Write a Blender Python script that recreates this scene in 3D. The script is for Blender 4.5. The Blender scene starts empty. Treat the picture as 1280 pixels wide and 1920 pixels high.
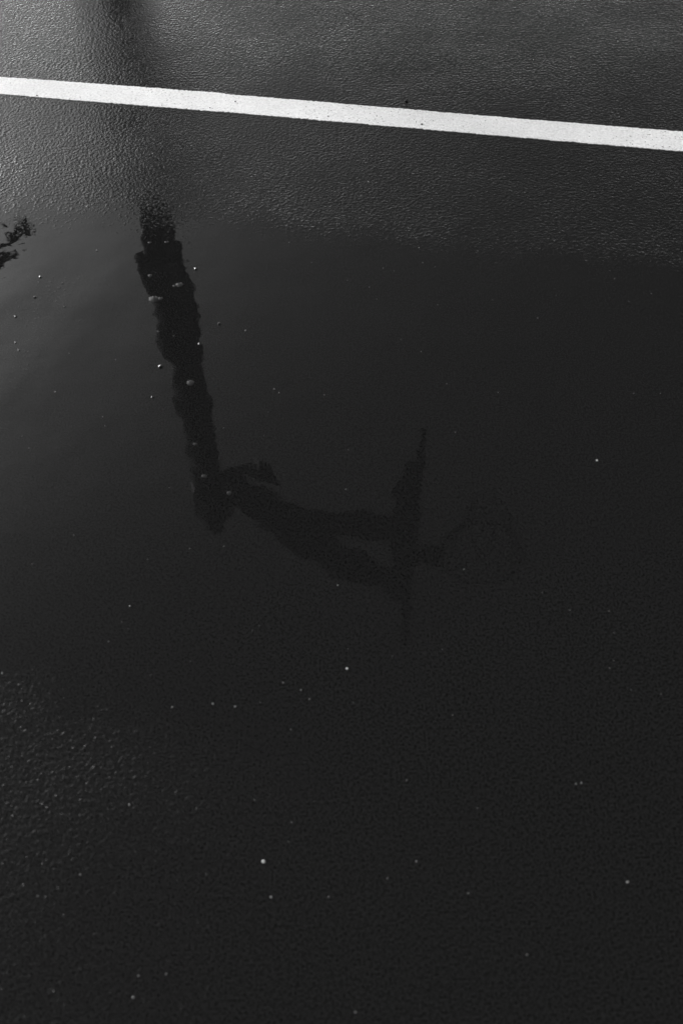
import bpy, bmesh, math, random
import numpy as np
from mathutils import Vector, Matrix

random.seed(7)
rng = np.random.default_rng(11)
scene = bpy.context.scene
col = scene.collection
R = math.radians

# ------------------------------------------------------------------ camera
CAM_H = 1.5
PITCH = 52.4            # degrees below the horizon
ROLL = -1.6
cam_data = bpy.data.cameras.new("camera")
cam_data.sensor_fit = 'VERTICAL'
cam_data.sensor_height = 36.0
cam_data.lens = 35.0
cam_data.clip_start = 0.05
cam_data.clip_end = 2000
cam_data.dof.use_dof = True
cam_data.dof.focus_distance = 2.9
cam_data.dof.aperture_fstop = 4.0
cam = bpy.data.objects.new("camera", cam_data)
col.objects.link(cam)
cam_rot = Matrix.Rotation(R(90 - PITCH), 4, 'X') @ Matrix.Rotation(R(ROLL), 4, 'Z')
cam.matrix_world = Matrix.Translation((0, 0, CAM_H)) @ cam_rot
scene.camera = cam

# ------------------------------------------------------------------ light
SUN_EL, SUN_AZ = 20.0, -54.0        # azimuth measured from +Y towards +X
EXPOSURE = 2.14
SKY_STRENGTH = 0.05
SUN_STRENGTH = 1.5
VEIL_AZ, VEIL = -46.0, 188.0                        # bank of thin cloud glowing near the sun
VEIL_CORE, VEIL_ANGLE, VEIL_EL, VEIL_HEIGHT = 12.0, 8.0, 33.0, 20.0   # degrees: even core, fall to 1/e outwards, height of the bank, its spread

world = bpy.data.worlds.new("World")
scene.world = world
world.use_nodes = True
wt = world.node_tree
wt.nodes.clear()
w_out = wt.nodes.new("ShaderNodeOutputWorld")
w_bg = wt.nodes.new("ShaderNodeBackground")
w_sky = wt.nodes.new("ShaderNodeTexSky")
w_sky.sky_type = 'NISHITA'
w_sky.sun_disc = False
w_sky.sun_elevation = R(SUN_EL)
w_sky.sun_rotation = R(SUN_AZ)
w_sky.air_density = 0.6
w_sky.dust_density = 0.5
w_sky.ozone_density = 1.0
w_sep = wt.nodes.new("ShaderNodeSeparateColor")      # black-and-white film behind a red filter
wt.links.new(w_sky.outputs["Color"], w_sep.inputs["Color"])
def w_math(op, a, b=None):
    k = wt.nodes.new("ShaderNodeMath"); k.operation = op
    for i, v in enumerate((a, b)):
        if v is None: continue
        if isinstance(v, (int, float)): k.inputs[i].default_value = v
        else: wt.links.new(v, k.inputs[i])
    return k.outputs[0]
w_tc = wt.nodes.new("ShaderNodeTexCoord")
w_dot = wt.nodes.new("ShaderNodeVectorMath"); w_dot.operation = 'DOT_PRODUCT'
wt.links.new(w_tc.outputs["Generated"], w_dot.inputs[0])
w_dot.inputs[1].default_value = (math.sin(R(VEIL_AZ)) * math.cos(R(SUN_EL)), math.cos(R(VEIL_AZ)) * math.cos(R(SUN_EL)), math.sin(R(SUN_EL)))
w_xyz = wt.nodes.new("ShaderNodeSeparateXYZ")
wt.links.new(w_tc.outputs["Generated"], w_xyz.inputs[0])
w_ang = w_math('MAXIMUM', w_math('ARCCOSINE', w_math('MINIMUM', w_dot.outputs["Value"], 1.0)), R(VEIL_CORE))
w_el = w_math('SUBTRACT', w_math('ARCSINE', w_xyz.outputs["Z"]), R(VEIL_EL))
w_up = w_math('MULTIPLY', w_math('MULTIPLY', w_el, w_el), -1 / R(VEIL_HEIGHT) ** 2)
w_exp = w_math('ADD', w_math('MULTIPLY', w_ang, -1 / R(VEIL_ANGLE)), w_up)
w_veil = w_math('MULTIPLY', w_math('EXPONENT', w_exp), VEIL)
w_sum = w_math('ADD', w_sep.outputs["Red"], w_veil)
w_cmb = wt.nodes.new("ShaderNodeCombineColor")
for ch in ("Red", "Green", "Blue"):
    wt.links.new(w_sum, w_cmb.inputs[ch])
wt.links.new(w_cmb.outputs["Color"], w_bg.inputs["Color"])
w_bg.inputs["Strength"].default_value = SKY_STRENGTH
wt.links.new(w_bg.outputs["Background"], w_out.inputs["Surface"])

sun_dir = Vector((math.sin(R(SUN_AZ)) * math.cos(R(SUN_EL)), math.cos(R(SUN_AZ)) * math.cos(R(SUN_EL)), math.sin(R(SUN_EL))))
sun_data = bpy.data.lights.new("sun", 'SUN')
sun_data.energy = SUN_STRENGTH
sun_data.angle = R(30)               # veiled by thin cloud
sun_data.color = (1, 1, 1)
sun = bpy.data.objects.new("sun", sun_data)
sun.rotation_euler = sun_dir.to_track_quat('Z', 'Y').to_euler()
col.objects.link(sun)

vs = scene.view_settings
vs.view_transform = 'Standard'
vs.look = 'None'
vs.exposure = EXPOSURE
vs.gamma = 1.0
vs.use_curve_mapping = False

# ------------------------------------------------------------------ helpers
F_PX = 35.0 / 36.0 * 1920
def ray(px, py):
    d = Vector(((px - 640) / F_PX, (960 - py) / F_PX, -1.0))
    return (cam_rot.to_3x3() @ d).normalized()
def ground_at(px, py):
    d = ray(px, py)
    t = CAM_H / -d.z
    return Vector((d.x * t, d.y * t, 0))
def mirror_at(px, py, dist):
    """the place, dist metres ahead, that a mirror lying on the ground shows at this point"""
    d = ray(px, py)
    t = dist / d.y
    return Vector((d.x * t, dist, -CAM_H - d.z * t))
def px_size(px, py):
    """metres across one photo pixel at a ground point"""
    d = ray(px, py)
    t = CAM_H / -d.z
    fwd = cam_rot.to_3x3() @ Vector((0, 0, -1))
    return t * d.dot(fwd) / F_PX

def tag(o, label=None, cat=None, group=None, kind=None):
    if label: o["label"] = label
    if cat: o["category"] = cat
    if group: o["group"] = group
    if kind: o["kind"] = kind
    return o
def link(name, me, mat, parent=None, smooth=True):
    if mat: me.materials.append(mat)
    if smooth:
        me.polygons.foreach_set("use_smooth", [True] * len(me.polygons))
    o = bpy.data.objects.new(name, me)
    col.objects.link(o)
    if parent: o.parent = parent
    return o
def from_bm(name, bm, mat, parent=None, smooth=True):
    me = bpy.data.meshes.new(name)
    bmesh.ops.recalc_face_normals(bm, faces=bm.faces)
    bm.to_mesh(me); bm.free()
    return link(name, me, mat, parent, smooth)
def tube(bm, pts, radii, seg=12, caps=True):
    pts = [Vector(p) for p in pts]
    rings, ref = [], None
    for i, p in enumerate(pts):
        t = (pts[min(i + 1, len(pts) - 1)] - pts[max(i - 1, 0)]).normalized()
        if ref is None:
            ref = t.orthogonal().normalized()
        ref = (ref - t * ref.dot(t)).normalized()
        b = t.cross(ref)
        r = radii[i] if isinstance(radii, (list, tuple)) else radii
        rings.append([bm.verts.new(p + (ref * math.cos(a) + b * math.sin(a)) * r)
                      for a in (2 * math.pi * k / seg for k in range(seg))])
    for a, b in zip(rings, rings[1:]):
        for k in range(seg):
            bm.faces.new((a[k], a[(k + 1) % seg], b[(k + 1) % seg], b[k]))
    if caps:
        bm.faces.new(rings[0][::-1]); bm.faces.new(rings[-1])
def bar(bm, a, b, wa, wb, depth):
    """tapered box beam from a to b in the plane y = const: wa, wb its widths, depth its extent in y"""
    a, b = Vector(a), Vector(b)
    n = Vector((-(b - a).z, 0, (b - a).x)).normalized()
    vs_ = []
    for p, w in ((a, wa), (b, wb)):
        for s, t in ((-1, -1), (1, -1), (1, 1), (-1, 1)):
            vs_.append(bm.verts.new(p + n * s * w / 2 + Vector((0, t * depth / 2, 0))))
    for f in ((0, 1, 2, 3), (7, 6, 5, 4), (0, 4, 5, 1), (1, 5, 6, 2), (2, 6, 7, 3), (3, 7, 4, 0)):
        bm.faces.new([vs_[i] for i in f])
def box(bm, c, s, bevel=0):
    r = bmesh.ops.create_cube(bm, size=1)
    for v in r["verts"]:
        v.co = Vector((v.co.x * s[0], v.co.y * s[1], v.co.z * s[2])) + Vector(c)
    if bevel:
        es = list({e for v in r["verts"] for e in v.link_edges})
        bmesh.ops.bevel(bm, geom=es, offset=bevel, segments=2, affect='EDGES')

# ------------------------------------------------------------------ materials
def new_mat(name):
    m = bpy.data.materials.new(name)
    m.use_nodes = True
    m.node_tree.nodes.clear()
    return m, m.node_tree, m.node_tree.nodes, m.node_tree.links
def plain(name, v, rough=0.6, spec=0.5, metal=0.0, noise=None):
    m, t, n, l = new_mat(name)
    out = n.new("ShaderNodeOutputMaterial")
    p = n.new("ShaderNodeBsdfPrincipled")
    p.inputs["Base Color"].default_value = (v, v, v, 1)
    p.inputs["Roughness"].default_value = rough
    p.inputs["Specular IOR Level"].default_value = spec
    p.inputs["Metallic"].default_value = metal
    if noise:
        tc = n.new("ShaderNodeTexCoord"); nz = n.new("ShaderNodeTexNoise")
        nz.inputs["Scale"].default_value = noise
        nz.inputs["Detail"].default_value = 4
        mr = n.new("ShaderNodeMapRange")
        mr.inputs["From Min"].default_value = .3; mr.inputs["From Max"].default_value = .7
        mr.inputs["To Min"].default_value = v * .7; mr.inputs["To Max"].default_value = v * 1.2
        l.new(tc.outputs["Object"], nz.inputs["Vector"])
        l.new(nz.outputs["Fac"], mr.inputs["Value"])
        l.new(mr.outputs["Result"], p.inputs["Base Color"])
    l.new(p.outputs["BSDF"], out.inputs["Surface"])
    return m

def wet_court(name):
    """black acrylic court under a film of rain; the attribute water_level says how far the grain is drowned"""
    m, t, n, l = new_mat(name)
    out = n.new("ShaderNodeOutputMaterial")
    geo = n.new("ShaderNodeNewGeometry")
    lev = n.new("ShaderNodeAttribute"); lev.attribute_name = "water_level"
    sep = n.new("ShaderNodeSeparateXYZ"); l.new(geo.outputs["Position"], sep.inputs[0])
    flat = n.new("ShaderNodeCombineXYZ")
    l.new(sep.outputs["X"], flat.inputs["X"]); l.new(sep.outputs["Y"], flat.inputs["Y"])
    def noise(scale, detail, rough=.5, stretch=None, dist=0.0):
        z = n.new("ShaderNodeTexNoise")
        z.inputs["Scale"].default_value = scale; z.inputs["Detail"].default_value = detail
        z.inputs["Roughness"].default_value = rough
        z.inputs["Distortion"].default_value = dist
        if stretch:
            mp = n.new("ShaderNodeMapping")
            mp.vector_type = 'TEXTURE'
            mp.inputs["Rotation"].default_value = (0, 0, stretch[0])
            mp.inputs["Scale"].default_value = (1 / stretch[1], 1 / stretch[2], 1)
            l.new(flat.outputs[0], mp.inputs["Vector"]); l.new(mp.outputs[0], z.inputs["Vector"])
        else:
            l.new(flat.outputs[0], z.inputs["Vector"])
        return z.outputs["Fac"]
    def math_(op, a, b=None, c=None):
        k = n.new("ShaderNodeMath"); k.operation = op
        for i, v in enumerate((a, b, c)):
            if v is None: continue
            if isinstance(v, (int, float)): k.inputs[i].default_value = v
            else: l.new(v, k.inputs[i])
        return k.outputs[0]
    grain = noise(GRAIN_SCALE, 2.5, .55)
    coarse = noise(38, 1.0)
    g = math_('ADD', math_('MULTIPLY', grain, .8), math_('MULTIPLY', coarse, .2))
    wob = math_('MULTIPLY_ADD', noise(7, 2, .5), .28, math_('ADD', lev.outputs["Fac"], -.14))
    film = math_('SMOOTH_MAX', g, wob, .09)
    rel = n.new("ShaderNodeAttribute"); rel.attribute_name = "relief"
    vary = math_('MULTIPLY_ADD', noise(3.2, 2), .75, .62)
    shoal = n.new("ShaderNodeAttribute"); shoal.attribute_name = "shoal"
    calm = math_('POWER', math_('MULTIPLY', noise(6, 1), 1.35), 3.0)
    swell = math_('ADD', math_('MULTIPLY', noise(11, 1.5), SWELL_A), math_('MULTIPLY', math_('MULTIPLY', noise(42, 1.0), calm), SWELL_B))
    streak = math_('MULTIPLY', math_('MULTIPLY', noise(1.0, 1.5, .5, (STREAK_DIR, 1.4, 5.5)), shoal.outputs['Fac']), STREAK_H)
    swell = math_('ADD', swell, streak)
    veil = n.new("ShaderNodeAttribute"); veil.attribute_name = "residual"      # grain still felt through the thinnest water
    swell = math_('ADD', swell, math_('MULTIPLY', math_('MULTIPLY', g, veil.outputs['Fac']), GRAIN_H))
    h = math_('ADD', math_('MULTIPLY', math_('MULTIPLY', film, math_('MULTIPLY', rel.outputs['Fac'], vary)), GRAIN_H), swell)
    bump = n.new("ShaderNodeBump")
    bump.inputs["Strength"].default_value = 1.0
    bump.inputs["Distance"].default_value = 1.0
    l.new(h, bump.inputs["Height"])
    # colour: near-black with fine speckle
    sp = noise(310, 2.0)
    mr = n.new("ShaderNodeMapRange")
    mr.inputs["From Min"].default_value = .3; mr.inputs["From Max"].default_value = .7
    mr.inputs["To Min"].default_value = COURT_ALB * .25; mr.inputs["To Max"].default_value = COURT_ALB * 1.8
    l.new(sp, mr.inputs["Value"])
    dif = n.new("ShaderNodeBsdfDiffuse"); l.new(mr.outputs[0], dif.inputs["Color"])
    gl = n.new("ShaderNodeBsdfGlossy"); gl.distribution = 'GGX'
    gl.inputs["Color"].default_value = (1, 1, 1, 1)
    rr = n.new("ShaderNodeMapRange")
    rr.inputs["From Min"].default_value = .40; rr.inputs["From Max"].default_value = .62
    rr.inputs["To Min"].default_value = ROUGH_WET; rr.inputs["To Max"].default_value = .015
    l.new(lev.outputs["Fac"], rr.inputs["Value"]); l.new(rr.outputs[0], gl.inputs["Roughness"])
    l.new(bump.outputs[0], gl.inputs["Normal"])
    fr = n.new("ShaderNodeFresnel"); fr.inputs["IOR"].default_value = 1.33
    l.new(bump.outputs[0], fr.inputs["Normal"])
    mx = n.new("ShaderNodeMixShader")
    l.new(fr.outputs[0], mx.inputs[0]); l.new(dif.outputs[0], mx.inputs[1]); l.new(gl.outputs[0], mx.inputs[2])
    l.new(mx.outputs[0], out.inputs["Surface"])
    return m

GRAIN_SCALE = 128
GRAIN_H = 0.0032
SWELL_A, SWELL_B, STREAK_H = 0.00020, 0.00012, 0.0026
_d = ground_at(230, 480) - ground_at(20, 720)
STREAK_DIR = math.atan2(_d.y, _d.x)
COURT_ALB = 0.0092
ROUGH_WET = 0.06
M_court = wet_court("wet_black_court")
M_puddle = wet_court("rain_water_over_court")

def line_paint():
    m, t, n, l = new_mat("white_line_paint")
    out = n.new("ShaderNodeOutputMaterial")
    tc = n.new("ShaderNodeNewGeometry")
    nz = n.new("ShaderNodeTexNoise"); nz.inputs["Scale"].default_value = 150; nz.inputs["Detail"].default_value = 3
    l.new(tc.outputs["Position"], nz.inputs["Vector"])
    n2 = n.new("ShaderNodeTexNoise"); n2.inputs["Scale"].default_value = 9; n2.inputs["Detail"].default_value = 3
    l.new(tc.outputs["Position"], n2.inputs["Vector"])
    add = n.new("ShaderNodeMath"); add.operation = 'MULTIPLY_ADD'
    add.inputs[1].default_value = .35
    l.new(n2.outputs["Fac"], add.inputs[0]); l.new(nz.outputs["Fac"], add.inputs[2])
    mr = n.new("ShaderNodeMapRange")
    mr.inputs["From Min"].default_value = .40; mr.inputs["From Max"].default_value = .85
    mr.inputs["To Min"].default_value = .66; mr.inputs["To Max"].default_value = .90
    l.new(add.outputs[0], mr.inputs["Value"])
    bp = n.new("ShaderNodeBump"); bp.inputs["Strength"].default_value = 1; bp.inputs["Distance"].default_value = .0008
    l.new(nz.outputs["Fac"], bp.inputs["Height"])
    p = n.new("ShaderNodeBsdfPrincipled")
    p.inputs["Roughness"].default_value = .65
    p.inputs["Specular IOR Level"].default_value = .06
    n3 = n.new("ShaderNodeTexNoise"); n3.inputs["Scale"].default_value = 170; n3.inputs["Detail"].default_value = 1
    l.new(tc.outputs["Position"], n3.inputs["Vector"])
    n4 = n.new("ShaderNodeTexNoise"); n4.inputs["Scale"].default_value = 3; n4.inputs["Detail"].default_value = 2
    l.new(tc.outputs["Position"], n4.inputs["Vector"])
    wsum = n.new("ShaderNodeMath"); wsum.operation = 'MULTIPLY_ADD'; wsum.inputs[1].default_value = .22
    l.new(n4.outputs["Fac"], wsum.inputs[0]); l.new(n3.outputs["Fac"], wsum.inputs[2])
    pit = n.new("ShaderNodeMapRange")          # pinholes where the paint has come off
    pit.inputs["From Min"].default_value = .80; pit.inputs["From Max"].default_value = .86
    pit.inputs["To Min"].default_value = 1.0; pit.inputs["To Max"].default_value = .25
    l.new(wsum.outputs[0], pit.inputs["Value"])
    wear = n.new("ShaderNodeMath"); wear.operation = 'MULTIPLY'
    l.new(mr.outputs[0], wear.inputs[0]); l.new(pit.outputs[0], wear.inputs[1])
    l.new(wear.outputs[0], p.inputs["Base Color"]); l.new(bp.outputs[0], p.inputs["Normal"])
    l.new(p.outputs[0], out.inputs["Surface"])
    return m
M_line = line_paint()
M_bead = plain("foamy_water", .022, .08, .4)
M_pale = plain("pale_grit", .26, .7, .3, noise=900)
M_bright = plain("bright_grit", .55, .7, .3, noise=900)
M_dark_grit = plain("dark_grit", .012, .7, .3)
M_stone = plain("wet_dark_stone", .03, .15, .5)
M_steel = plain("black_painted_steel", .010, .6, .12, noise=12)
M_pad = plain("black_vinyl_pad", .010, .7, .15, noise=9)
M_board = plain("dark_backboard", .022, .4, .3)
M_rim = plain("dark_painted_rim", .03, .4, .4)
M_net = plain("grey_net_cord", .03, .9, .2)
M_bark = plain("tree_bark", .05, .9, .2, noise=25)
M_leaf = plain("tree_leaf", .05, .6, .3)

# ------------------------------------------------------------------ ground
def curve(pairs):
    g = [ground_at(*p) for p in pairs]
    g.sort(key=lambda v: v.x)
    return np.array([v.x for v in g]), np.array([v.y for v in g])
FAR_DRY = curve([(-200, 300), (0, 310), (60, 320), (300, 325), (480, 320), (640, 350), (960, 385), (1280, 400), (1500, 405)])
FAR_WET = curve([(-200, 490), (0, 505), (60, 490), (300, 490), (480, 520), (640, 545), (960, 580), (1280, 600), (1500, 605)])
NEAR_WET = curve([(-200, 1060), (0, 1110), (320, 1190), (640, 1280), (960, 1420), (1280, 1560), (1500, 1600)])
NEAR_DRY = curve([(-300, 1440), (0, 1480), (320, 1540), (640, 1620), (960, 1720), (1280, 1850), (1500, 1900)])
LV_FAR, LV_PUDDLE, LV_NEAR, RELIEF_NEAR = .36, .74, .37, .74
RIPPLES = [ground_at(*p) for p in ((230, 500), (150, 560), (90, 630), (20, 700), (60, 560))]
def water_level(x, y):
    """how far the grain is drowned, and how much of the grain's relief the film leaves"""
    def step(a, b, v):
        t = np.clip((v - a) / (b - a), 0, 1)
        return t * t * (3 - 2 * t)
    fd, fw = np.interp(x, *FAR_DRY), np.interp(x, *FAR_WET)
    nw, nd = np.interp(x, *NEAR_WET), np.interp(x, *NEAR_DRY)
    far = step(fd, fw, y)          # 1 inside
    near = step(nd, nw, y)
    lv = LV_FAR + (LV_PUDDLE - LV_FAR) * far
    for c in RIPPLES:              # shoals where single grains break the water
        d2 = ((x - c.x) / .14) ** 2 + ((y - c.y) / .10) ** 2
        lv = np.where(far > .9, lv - .06 * np.exp(-d2), lv)
    sh = np.zeros_like(x)
    for c in RIPPLES:
        sh = np.maximum(sh, np.exp(-((x - c.x) / .12) ** 2 - ((y - c.y) / .12) ** 2))
    near_lv = np.where(y < nw + .3, LV_NEAR + (lv - LV_NEAR) * near, lv)
    relief = np.where(far > .5, 1 - (1 - RELIEF_NEAR) * step(nw + .9, nw, y), 1.0)
    relief = relief * (1 + .12 * step(2.45, 3.0, y))
    mid = (fd + fw) / 2 + .02 - y
    residual = .30 * np.exp(-np.maximum(mid, 0) / .08) * step(-.42, -.12, x) * (mid > -.4)
    residual = residual * step(-.14, .03, mid)
    return near_lv, relief, sh, residual
def graded(lo, hi, step, reach, grow=1.35):
    a = list(np.arange(lo, hi + step / 2, step))
    s, v = step, a[-1]
    while v < reach: s *= grow; v += s; a.append(v)
    s, v = step, a[0]
    while v > -reach: s *= grow; v -= s; a.insert(0, v)
    return np.array(a)
def sheet(name, xs, ys, zf, mat, keep=None):
    X, Y = np.meshgrid(xs, ys)
    nx, ny = len(xs), len(ys)
    Z = zf(X, Y)
    co = np.stack([X, Y, Z], -1).reshape(-1, 3)
    i = np.arange(nx * ny).reshape(ny, nx)
    q = np.stack([i[:-1, :-1], i[:-1, 1:], i[1:, 1:], i[1:, :-1]], -1).reshape(-1, 4)
    if keep is not None:
        k = keep(X, Y).reshape(-1)
        q = q[k[q].all(1)]
        used = np.unique(q)
        remap = np.full(len(co), -1); remap[used] = np.arange(len(used))
        co, q = co[used], remap[q]
    me = bpy.data.meshes.new(name)
    me.from_pydata(co.tolist(), [], q.tolist())
    for nm, val in zip(("water_level", "relief", "shoal", "residual"), water_level(co[:, 0], co[:, 1])):
        at = me.attributes.new(nm, 'FLOAT', 'POINT')
        at.data.foreach_set("value", val.astype(np.float32))
    return link(name, me, mat)
court = sheet("court_surface", graded(-2.6, 2.6, .025, 400), graded(-.2, 4.6, .025, 400), lambda x, y: np.zeros_like(x), M_court)
tag(court, "black wet sports court with a fine grained surface", kind="structure")
def in_puddle(x, y):
    return (y < np.interp(x, *FAR_WET) + .03) & (y > np.interp(x, *NEAR_WET) - .02) & (abs(x) < 1.5)
def puddle_z(x, y):
    e = np.minimum(np.interp(x, *FAR_WET) + .03 - y, y - np.interp(x, *NEAR_WET) + .02)
    e = np.minimum(e, 1.5 - abs(x))
    return .00004 + .00056 * np.clip((e - .03) / .12, 0, 1)
puddle = sheet("puddle", np.arange(-1.5, 1.501, .015), np.arange(.4, 2.6, .015), puddle_z, M_puddle, in_puddle)
tag(puddle, "thin mirror-like sheet of rain water lying on the black court", kind="structure")

# ------------------------------------------------------------------ painted line
def painted_line():
    top = [(-260, 127), (0, 144.5), (215, 160), (410, 174.5), (432, 177.5), (640, 194.8), (960, 222), (1280, 247.5), (1560, 270)]
    bot = [(-260, 155), (0, 176.5), (215, 194), (410, 209.5), (432, 211), (640, 229), (960, 256.5), (1280, 284), (1560, 307)]
    N = 1400
    xs = np.linspace(-240, 1540, N)
    def edge(pts):
        y = np.interp(xs, [p[0] for p in pts], [p[1] for p in pts])
        e = np.convolve(rng.normal(0, 1, N + 8), np.ones(3) / 3, 'valid')[:N] * .45 + np.convolve(rng.normal(0, 1, N + 30), np.ones(25) / 25, 'valid')[:N] * .9
        return [ground_at(x, v) for x, v in zip(xs, y + e)]
    a, b = edge(top), edge(bot)
    bm = bmesh.new()
    Z = .0012
    ra = [bm.verts.new((p.x, p.y, Z)) for p in a]; rb = [bm.verts.new((p.x, p.y, Z)) for p in b]
    la = [bm.verts.new((p.x, p.y + .001, 0.0)) for p in a]; lb = [bm.verts.new((p.x, p.y - .001, 0.0)) for p in b]
    for i in range(N - 1):
        bm.faces.new((rb[i], rb[i + 1], ra[i + 1], ra[i]))
        bm.faces.new((ra[i], ra[i + 1], la[i + 1], la[i]))
        bm.faces.new((lb[i], lb[i + 1], rb[i + 1], rb[i]))
    return from_bm("white_court_line", bm, M_line, smooth=False)
tag(painted_line(), "white painted line running across the wet black court", "court line", kind="thing")

# ------------------------------------------------------------------ basketball hoop (seen mirrored in the puddle)
DIST = 3.6
hoop = bpy.data.objects.new("basketball_hoop", None)
base = mirror_at(385, 870, DIST)
hoop.location = (base.x, DIST, 0)
col.objects.link(hoop)
tag(hoop, "black basketball hoop with a padded pole, its mirror image lying in the puddle", "basketball hoop", kind="thing")
HO = Vector(hoop.location)
def hp(px, py, dist=DIST): return mirror_at(px, py, dist) - HO
POLE_TOP = hp(405, 985).z
bm = bmesh.new(); tube(bm, [(0, 0, 0), (0, 0, .4), (0, 0, 1.3), (0, 0, 1.31), (0, 0, hp(400, 905).z)], [.050, .058, .072, .078, .080], 24)
from_bm("pole", bm, M_steel, hoop)
bm = bmesh.new()
z0, z1 = hp(300, 462).z, hp(355, 672).z
zz = [z0 + (z1 - z0) * f for f in (0, .01, .12, .25, .38, .5, .62, .75, .88, .99, 1)]
tube(bm, [(.008 * math.sin(q * 9), 0, q) for q in zz], [.094, .110, .106, .110, .105, .109, .106, .102, .105, .100, .084], 24)
from_bm("pole_pad", bm, M_pad, hoop)
bm = bmesh.new()
tube(bm, [(.005 * math.sin(q * 11), 0, q) for q in (.36, .37, .46, .56, .66, .76, .84, .92)], [.12, .135, .142, .138, .141, .132, .112, .080], 24)
from_bm("added_smear_sleeve", bm, M_pad, hoop)  # unseen sleeve added low on the pole to darken its blurred reflection
bm = bmesh.new(); box(bm, (0, 0, .008), (.24, .24, .016), .004)
plate = from_bm("base_plate", bm, M_steel, hoop)
for sx in (-1, 1):
    for sy in (-1, 1):
        bm = bmesh.new(); tube(bm, [(sx * .09, sy * .09, .016), (sx * .09, sy * .09, .045)], .014, 6)
        from_bm("anchor_bolt", bm, M_steel, plate)
# tapered head on the pole, above the arm
bm = bmesh.new()
zs = [hp(404, y).z for y in (908, 922, 950, 974, 992)]
tube(bm, [(.008, 0, zs[0]), (.008, 0, zs[1]), (.006, 0, zs[2]), (.0, 0, zs[3]), (-.02, 0, zs[4])], [.10, .128, .112, .085, .030], 9)
from_bm("pole_head", bm, M_steel, hoop, smooth=False)
k = 1 / 320.0
def P2(px, py):
    v = hp(px, py); return Vector((v.x, 0, v.z))
def vert(px_h): return px_h * k * 1.0
bm = bmesh.new()
pa, pm, pb, pc = P2(410, 900), P2(500, 962), P2(572, 985), P2(757, 994)
bar(bm, pa, pm, .15, .18, .12); bar(bm, pm.lerp(pa, .06), pb, .18, .18, .118); bar(bm, pb.lerp(pm, .08), pc, .18, .12, .116)
from_bm("support_arm", bm, M_steel, hoop, smooth=False)
bm = bmesh.new()
bar(bm, P2(478, 955), P2(560, 1008), .12, .19, .10); bar(bm, P2(553, 1004), P2(640, 1058), .19, .15, .098); bar(bm, P2(632, 1054), P2(752, 1096), .15, .09, .096)
from_bm("arm_brace", bm, M_steel, hoop, smooth=False)
bm = bmesh.new()
bar(bm, P2(440, 885), P2(480, 882), .03, .06, .03); bar(bm, P2(474, 880), P2(506, 890), .10, .12, .05); bar(bm, P2(500, 889), P2(532, 910), .11, .03, .045)
from_bm("arm_bracket", bm, M_steel, hoop, smooth=False)
# backboard, seen almost edge-on
bc, bf = mirror_at(770, 1012, DIST) - HO, mirror_at(787, 806, DIST + .9) - HO
bx, bz = bc.x, bc.z
yaw = math.atan2(bf.x - bc.x, .9)
bm = bmesh.new(); box(bm, (0, .35, 0), (.03, 1.04, 1.03), .006)
board = from_bm("backboard", bm, M_board, hoop, smooth=False)
board.location = (bx, 0, bz + .525)
board.rotation_euler = (0, 0, -yaw)
for zc in (-.525, .525):
    bm = bmesh.new(); box(bm, (0, .35, zc), (.07, 1.12, .06), .012)
    from_bm("board_edge_pad", bm, M_pad, board, smooth=False)
for yc in (-.185, .885):
    bm = bmesh.new(); box(bm, (0, yc, 0), (.066, .05, .985), .01)
    from_bm("board_edge_pad", bm, M_pad, board, smooth=False)
bm = bmesh.new(); box(bm, (-.055, .22, -.34), (.075, .86, .30), .02)
from_bm("board_mount", bm, M_steel, board, smooth=False)
# rim and net
rc = mirror_at(902, 1040, DIST) - HO
RR = .232
bm = bmesh.new()
tube(bm, [rc + Vector((RR * math.cos(a), RR * math.sin(a), 0)) for a in (2 * math.pi * i / 48 for i in range(49))], .011, 8, False)
rim = from_bm("rim", bm, M_rim, hoop)
bm = bmesh.new(); box(bm, ((bx + .02 + rc.x - RR) / 2, 0, rc.z - .005), (rc.x - RR - bx + .02, .14, .05), .006)
from_bm("rim_bracket", bm, M_steel, hoop, smooth=False)
bm = bmesh.new()
for s in (-1, 1):
    for i in range(12):
        pts = []
        for j in range(7):
            f = j / 6
            a = 2 * math.pi * (i + s * f * 2.2) / 12
            r = RR * (.98 - .46 * f ** .7)
            pts.append(rc + Vector((r * math.cos(a), r * math.sin(a), -.42 * f)))
        tube(bm, pts, .0045, 5)
from_bm("net", bm, M_net, rim)

# ------------------------------------------------------------------ tree whose drooping limb shows in the water at the left
tree = bpy.data.objects.new("tree", None)
tree.location = (-8.2, 6.6, 0)
col.objects.link(tree)
tag(tree, "tree with a long drooping limb mirrored at the left edge of the puddle", "tree", kind="thing")
TO = Vector(tree.location)
bm = bmesh.new()
tube(bm, [(0, 0, -.05), (.02, .01, .4), (.05, 0, 1.5), (.0, .05, 2.8), (.1, .0, 4.2), (.15, .1, 5.6)], [.26, .2, .17, .15, .11, .05], 12)
trunk = from_bm("trunk", bm, M_bark, tree)
LD = 6.0
tips = [mirror_at(*p, LD) - TO for p in ((-130, 600), (-40, 505), (0, 462), (24, 436), (40, 416))]
bm = bmesh.new()
start = Vector((.06, 0, 3.7))
path = [start, start + Vector((1.4, -.1, 1.2)), start.lerp(tips[0], .55) + Vector((0, 0, 1.3))] + tips
tube(bm, path, [.10, .085, .07, .05, .032, .027, .022, .010], 8)
from_bm("limb", bm, M_bark, tree)
LV = []
def leaf(verts, faces, c, s, d, u):
    d.normalize(); w = d.cross(u).normalized() * s * .38
    i = len(verts)
    nrm = w.cross(d).normalized() * s * .12
    verts += [c, c + d * s * .5 + w + nrm, c + d * s, c + d * s * .5 - w + nrm]
    faces += [(i, i + 1, i + 2), (i, i + 2, i + 3)]
verts, faces = [], []
def rv(): return Vector((random.gauss(0, 1), random.gauss(0, 1), random.gauss(0, 1)))
end = tips[-1]
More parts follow.
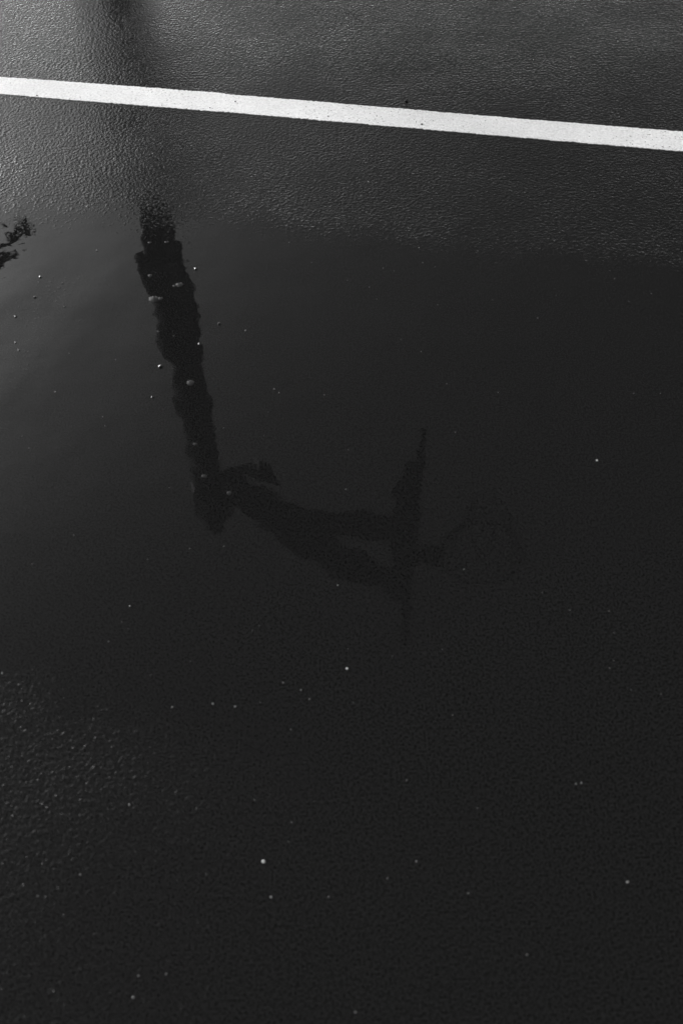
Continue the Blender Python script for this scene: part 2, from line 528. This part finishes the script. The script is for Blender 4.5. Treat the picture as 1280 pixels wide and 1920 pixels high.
for _ in range(34):
    leaf(verts, faces, end + rv() * .026, random.uniform(.04, .075), rv() + Vector((.3, 0, -.5)), rv())
for a, b in zip(tips, tips[1:]):
    for _ in range(12):
        c = a.lerp(b, random.random()) + rv() * .025
        leaf(verts, faces, c, random.uniform(.03, .06), rv() + Vector((.5, 0, -.5)), rv())
me = bpy.data.meshes.new("foliage_spray"); me.from_pydata([tuple(v) for v in verts], [], faces)
tag(link("foliage_spray", me, M_leaf, tree, False), kind="stuff")
verts, faces = [], []
limbs = bmesh.new()
for i in range(15):
    z0 = random.uniform(2.6, 5.3); a = random.uniform(0, 2 * math.pi)
    ln = random.uniform(.8, 1.5)
    s0 = Vector((.06, .02, z0)); s1 = s0 + Vector((math.cos(a) * ln, math.sin(a) * ln, random.uniform(.3, 1.0)))
    tube(limbs, [s0, s0.lerp(s1, .5) + Vector((0, 0, .1)), s1], [.045, .03, .012], 6)
    for _ in range(120):
        c = s0.lerp(s1, random.uniform(.35, 1.05)) + rv() * .22
        leaf(verts, faces, c, random.uniform(.08, .14), rv(), rv())
from_bm("branch", limbs, M_bark, tree)
me = bpy.data.meshes.new("crown"); me.from_pydata([tuple(v) for v in verts], [], faces)
tag(link("crown", me, M_leaf, tree, False), kind="stuff")

# ------------------------------------------------------------------ grit, stones and water beads
def pebble_mesh(name, mat, seed, flat=.6):
    r = random.Random(seed)
    bm = bmesh.new(); bmesh.ops.create_icosphere(bm, subdivisions=1, radius=.5)
    for v in bm.verts:
        v.co *= r.uniform(.75, 1.15)
        v.co.z *= flat
    me = bpy.data.meshes.new(name); bm.to_mesh(me); bm.free()
    me.materials.append(mat)
    return me
pale = [pebble_mesh("grit", M_pale, s) for s in range(4)]
bright = [pebble_mesh("grit", M_bright, s) for s in range(4, 7)]
dark = [pebble_mesh("dark_grit", M_dark_grit, s) for s in range(9, 11)]
stones = [pebble_mesh("stone", M_stone, s, .55) for s in range(20, 23)]
def scatter(name, meshes, px, py, size, z=0.0, label=None, cat=None, group=None, sx=1.0, rot=None):
    o = bpy.data.objects.new(name, random.choice(meshes))
    s = size * ((.72 if size < 3.2 else .85) if name == 'grit' else 1) * px_size(px, py)
    g = ground_at(px, py)
    o.location = (g.x, g.y, z + s * .18)
    o.scale = (s * sx, s, s)
    o.rotation_euler = (0, 0, random.uniform(0, 6.28) if rot is None else rot)
    col.objects.link(o)
    return tag(o, label, cat, group, "thing")
G_P, G_R, G_F = "pale grit lying in the puddle", "pale grit on the rough court nearest the viewer", "pale grit on the court beyond the puddle"
puddle_grit = [(182, 470, 4), (104, 735, 3.4), (130, 663, 2.6), (217, 675, 2.4), (193, 782, 2.8), (197, 799, 2.4), (42, 818, 2.2), (55, 841, 2),
 (895, 471, 3), (1038, 452, 2.6), (1151, 523, 2.8), (1220, 551, 3), (1178, 566, 2), (1007, 597, 2.8), (1042, 554, 2), (923, 563, 2), (837, 720, 2.6), (933, 736, 2.8),
 (1187, 738, 2.4), (1237, 738, 2.6), (853, 811, 2.8), (542, 455, 3), (584, 493, 2.4), (785, 465, 3), (792, 493, 2.6), (815, 501, 2.4), (718, 503, 2.4), (738, 509, 2),
 (651, 526, 2.4), (692, 539, 2.6), (706, 561, 2), (751, 637, 2.2), (789, 660, 2.6), (820, 572, 2.2), (514, 730, 3.4), (523, 737, 3), (608, 741, 3), (503, 773, 2),
 (419, 803, 2.4), (495, 817, 1.8), (653, 844, 2.2), (318, 915, 2.4), (139, 1004, 3), (356, 1029, 3), (420, 1025, 2.6), (277, 1049, 2.6), (61, 1058, 2.2),
 (229, 1167, 2.4), (241, 1179, 2), (648, 918, 2.8), (633, 1098, 3.4), (869, 1068, 3), (1016, 1111, 2.2), (1067, 1144, 2.8), (1141, 1146, 2.6), (1150, 1187, 2.4),
 (1149, 1239, 2.2), (1142, 1253, 2.8), (1182, 1294, 2.2), (1238, 1301, 2.4), (473, 1183, 2.6), (486, 1173, 2), (652, 1217, 2), (735, 1231, 2.2), (829, 1218, 2)]
near_grit = [(204, 1203, 3), (5, 1263, 4.4), (357, 1240, 2), (283, 1266, 2.6), (323, 1326, 4), (399, 1320, 4.4), (531, 1280, 3.2), (564, 1294, 3.4), (580, 1311, 3.4), (488, 1317, 2.6),
 (441, 1325, 4.4), (545, 1368, 3), (662, 1317, 2), (848, 1341, 2.8), (762, 1463, 3), (572, 1430, 2), (1003, 1317, 2.6), (1154, 1327, 2.6), (1191, 1333, 2.2),
 (1079, 1470, 3.6), (1089, 1468, 3.4), (243, 1509, 4.4), (151, 1640, 3.8), (71, 1680, 3.4), (508, 1682, 5), (387, 1639, 2.6), (477, 1500, 2.6), (547, 1542, 2.6),
 (540, 1578, 2.6), (260, 1830, 3.4), (616, 1682, 3), (780, 1615, 4), (726, 1647, 3), (877, 1675, 3.2), (987, 1790, 3.6), (666, 1898, 4), (894, 1515, 2.6)]
far_grit = [(232, 131, 3.4), (1010, 212, 3.2), (690, 342, 3.4), (500, 121, 2.2), (348, 35, 2.4), (999, 113, 2.6), (1069, 108, 2.4), (1157, 78, 2.6), (1160, 220, 2.6), (385, 20, 2.6), (430, 312, 2), (853, 330, 2.2)]
ORD = "first second third fourth fifth sixth seventh eighth ninth tenth eleventh twelfth thirteenth".split()
ZONES = [("far beyond the white line", lambda x, y: y < 225), ("between the white line and the puddle", lambda x, y: y < 360),
         ("in the puddle, left of the mirrored pole", lambda x, y: y < 900 and x < 330),
         ("in the puddle just right of the mirrored pole", lambda x, y: y < 900 and x < 640),
         ("at the puddle's far edge before the backboard", lambda x, y: y < 540 and x < 860),
         ("in the puddle between mirrored pole and backboard", lambda x, y: y < 1000 and x < 860),
         ("at the far right of the puddle", lambda x, y: y < 600),
         ("in the puddle, right of the mirrored backboard", lambda x, y: y < 900),
         ("in the puddle, below the mirrored pole head", lambda x, y: y < 1200 and x < 460),
         ("under the mirrored support arm", lambda x, y: y < 1240 and x < 860),
         ("low on the right, below the mirrored net", lambda x, y: y < 1345 and x > 860),
         ("on the rough lower left court", lambda x, y: x < 480 and y < 1400),
         ("in the loose cluster below the mirrored arm", lambda x, y: x < 860 and y < 1400),
         ("lowest on the rough court, at the left", lambda x, y: x < 480),
         ("lowest on the court, near its middle", lambda x, y: x < 740),
         ("lowest on the court, at the right", lambda x, y: True)]
zoned = {}
for lst, z, grp in ((far_grit, .001, G_F), (puddle_grit, .0006, G_P), (near_grit, 0, G_R)):
    for x, y, s in lst:
        nm = next(nm for nm, f in ZONES if f(x, y))
        zoned.setdefault(nm, []).append((y, x, s, z, grp))
for nm, items in zoned.items():
    for i, (y, x, s, z, grp) in enumerate(sorted(items)):
        o = scatter("grit", pale, x, y, s, z, "pale grit speck %s, %s from top" % (nm, ORD[i]), "grit", grp)
scatter("grit", bright, 494, 1616, 8.5, 0, "largest and brightest pale speck of grit, low on the rough black court", "grit", G_R)
scatter("grit", bright, 1118, 864, 5, .0006, "bright pale speck of grit alone at the right side of the puddle", "grit", G_P)
scatter("grit", bright, 650, 1254, 6, 0, "bright pale speck of grit just below the mirrored hoop arm", "grit", G_R)
scatter("grit", pale, 250, 1870, 5.5, 0, "pale speck of grit lowest at the left of the rough court", "grit", G_R)
scatter("grit", pale, 1175, 1654, 5, 0, "pale speck of grit alone low on the right of the court", "grit", G_R, 1.5, .6)
scatter("grit", pale, 312, 1826, 5, 0, "pale elongated sliver of grit standing on end on the rough court", "grit", G_R, .55, 0)
scatter("stone", dark, 762, 190, 8, 0, "black pebble of grit just beyond the white line", "pebble")
for x, y, s, lb in ((790, 234, 4.4, "black speck of grit on the white line, right of its middle"), (441.5, 191.5, 3.4, "black speck of grit on the white line beside its kink"),
                    (70, 180, 3.0, "black speck of grit at the near edge of the white line, towards its left end"), (615, 219, 2.6, "black speck of grit on the near half of the white line, at its middle"),
                    (811, 227, 2.2, "tiny black speck beside the larger one on the white line"), (394, 203, 2.6, "black speck of grit at the near edge of the white line below its kink")):
    scatter("dark_grit", dark, x, y, s, .0012, lb, "grit", "black specks on the white line")
for x, y, s, lb in ((301, 688, 9, "dark wet stone left of the mirrored pole, lowest of its kind"), (411, 608, 7, "dark wet stone in the puddle right of the mirrored pole"),
                    (461, 621, 5, "small dark stone in open water right of the mirrored pole"), (76, 520, 6, "wet stone at the upper left of the puddle with a bright glint"),
                    (66, 558, 6, "wet stone below the glinting one at the left of the puddle"), (30, 594, 6, "wet stone close to the left edge of the puddle"),
                    (286, 745, 6, "dark wet stone left of the narrow part of the mirrored pole"), (245, 1138, 6, "wet stone with a soft glint low in the left of the puddle"),
                    (30, 643, 4, "small wet stone above a second one at the left edge"), (36, 657, 4, "small wet stone below another one at the left edge"),
                    (367, 505, 6, "dark wet stone beside the padded part of the mirrored pole"), (374, 646, 8, "glinting wet stone on the right side of the mirrored pole"),
                    (118, 532, 4, "small dark stone in the upper left shoal of the puddle"), (122, 575, 4, "small wet stone in the middle of the left shoal")):
    scatter("stone", stones, x, y, s, .0004, lb, "stone", "small wet stones in the puddle")
def bead_mesh(seed):
    r = random.Random(seed); bm = bmesh.new()
    rings, seg = 7, 20
    wob = [1 + .10 * math.sin(2 * math.pi * k / seg + r.uniform(0, 6)) + r.uniform(-.05, .05) for k in range(seg)]
    top = bm.verts.new((0, 0, .055)); prev = None
    for i in range(1, rings + 1):
        f = i / rings
        z = .055 * (1 - f * f) ** 1.0 if f < 1 else 0
        ring = [bm.verts.new((.5 * f * wob[k] * math.cos(2 * math.pi * k / seg), .5 * f * wob[k] * math.sin(2 * math.pi * k / seg), z)) for k in range(seg)]
        for k in range(seg):
            if prev is None: bm.faces.new((top, ring[k], ring[(k + 1) % seg]))
            else: bm.faces.new((prev[k], ring[k], ring[(k + 1) % seg], prev[(k + 1) % seg]))
        prev = ring
    me = bpy.data.meshes.new("water_bead"); bm.to_mesh(me); bm.free()
    me.polygons.foreach_set("use_smooth", [True] * len(me.polygons)); me.materials.append(M_bead)
    return me
beads = [bead_mesh(s) for s in range(3)]
for x, y, s, sx, lb in ((289, 561, 18, 1.0, "pale water bead, widest of those in the mirrored pole"), (301, 560, 9, 1.1, "small bead joined to the right end of the widest bead"),
                        (337, 534, 14, 1.0, "round water bead near the right side of the mirrored pole"), (328, 536, 7, 1, "small bead joined to the left of the round bead"),
                        (358, 718, 14, 1.0, "flat water bead in the narrow part of the mirrored pole"), (282, 517, 8, 1, "small bead at the left side of the mirrored pole"),
                        (313, 454, 7, 1.2, "tiny bead at the top of the clear mirrored pole"), (281, 455, 6, 1.2, "tiny bead at the upper left of the mirrored pole"),
                        (366, 833, 7, 1.3, "tiny bead in the lower part of the mirrored pole"), (383, 893, 8, 1.4, "small bead at the notch below the mirrored pole"),
                        (430, 925, 9, 1.1, "dull bead where the mirrored arm leaves the pole"), (297, 622, 5, 1.2, "tiny bead at the left edge where the pole pad narrows"),
                        (326, 630, 4, 1, "tiny bead in the lower end of the mirrored pole pad")):
    s *= 1.05
    scatter("water_bead", beads, x, y, s, .0006 - s * px_size(x, y) * .18, lb, "water bead", "water beads standing on the puddle", sx, 0)
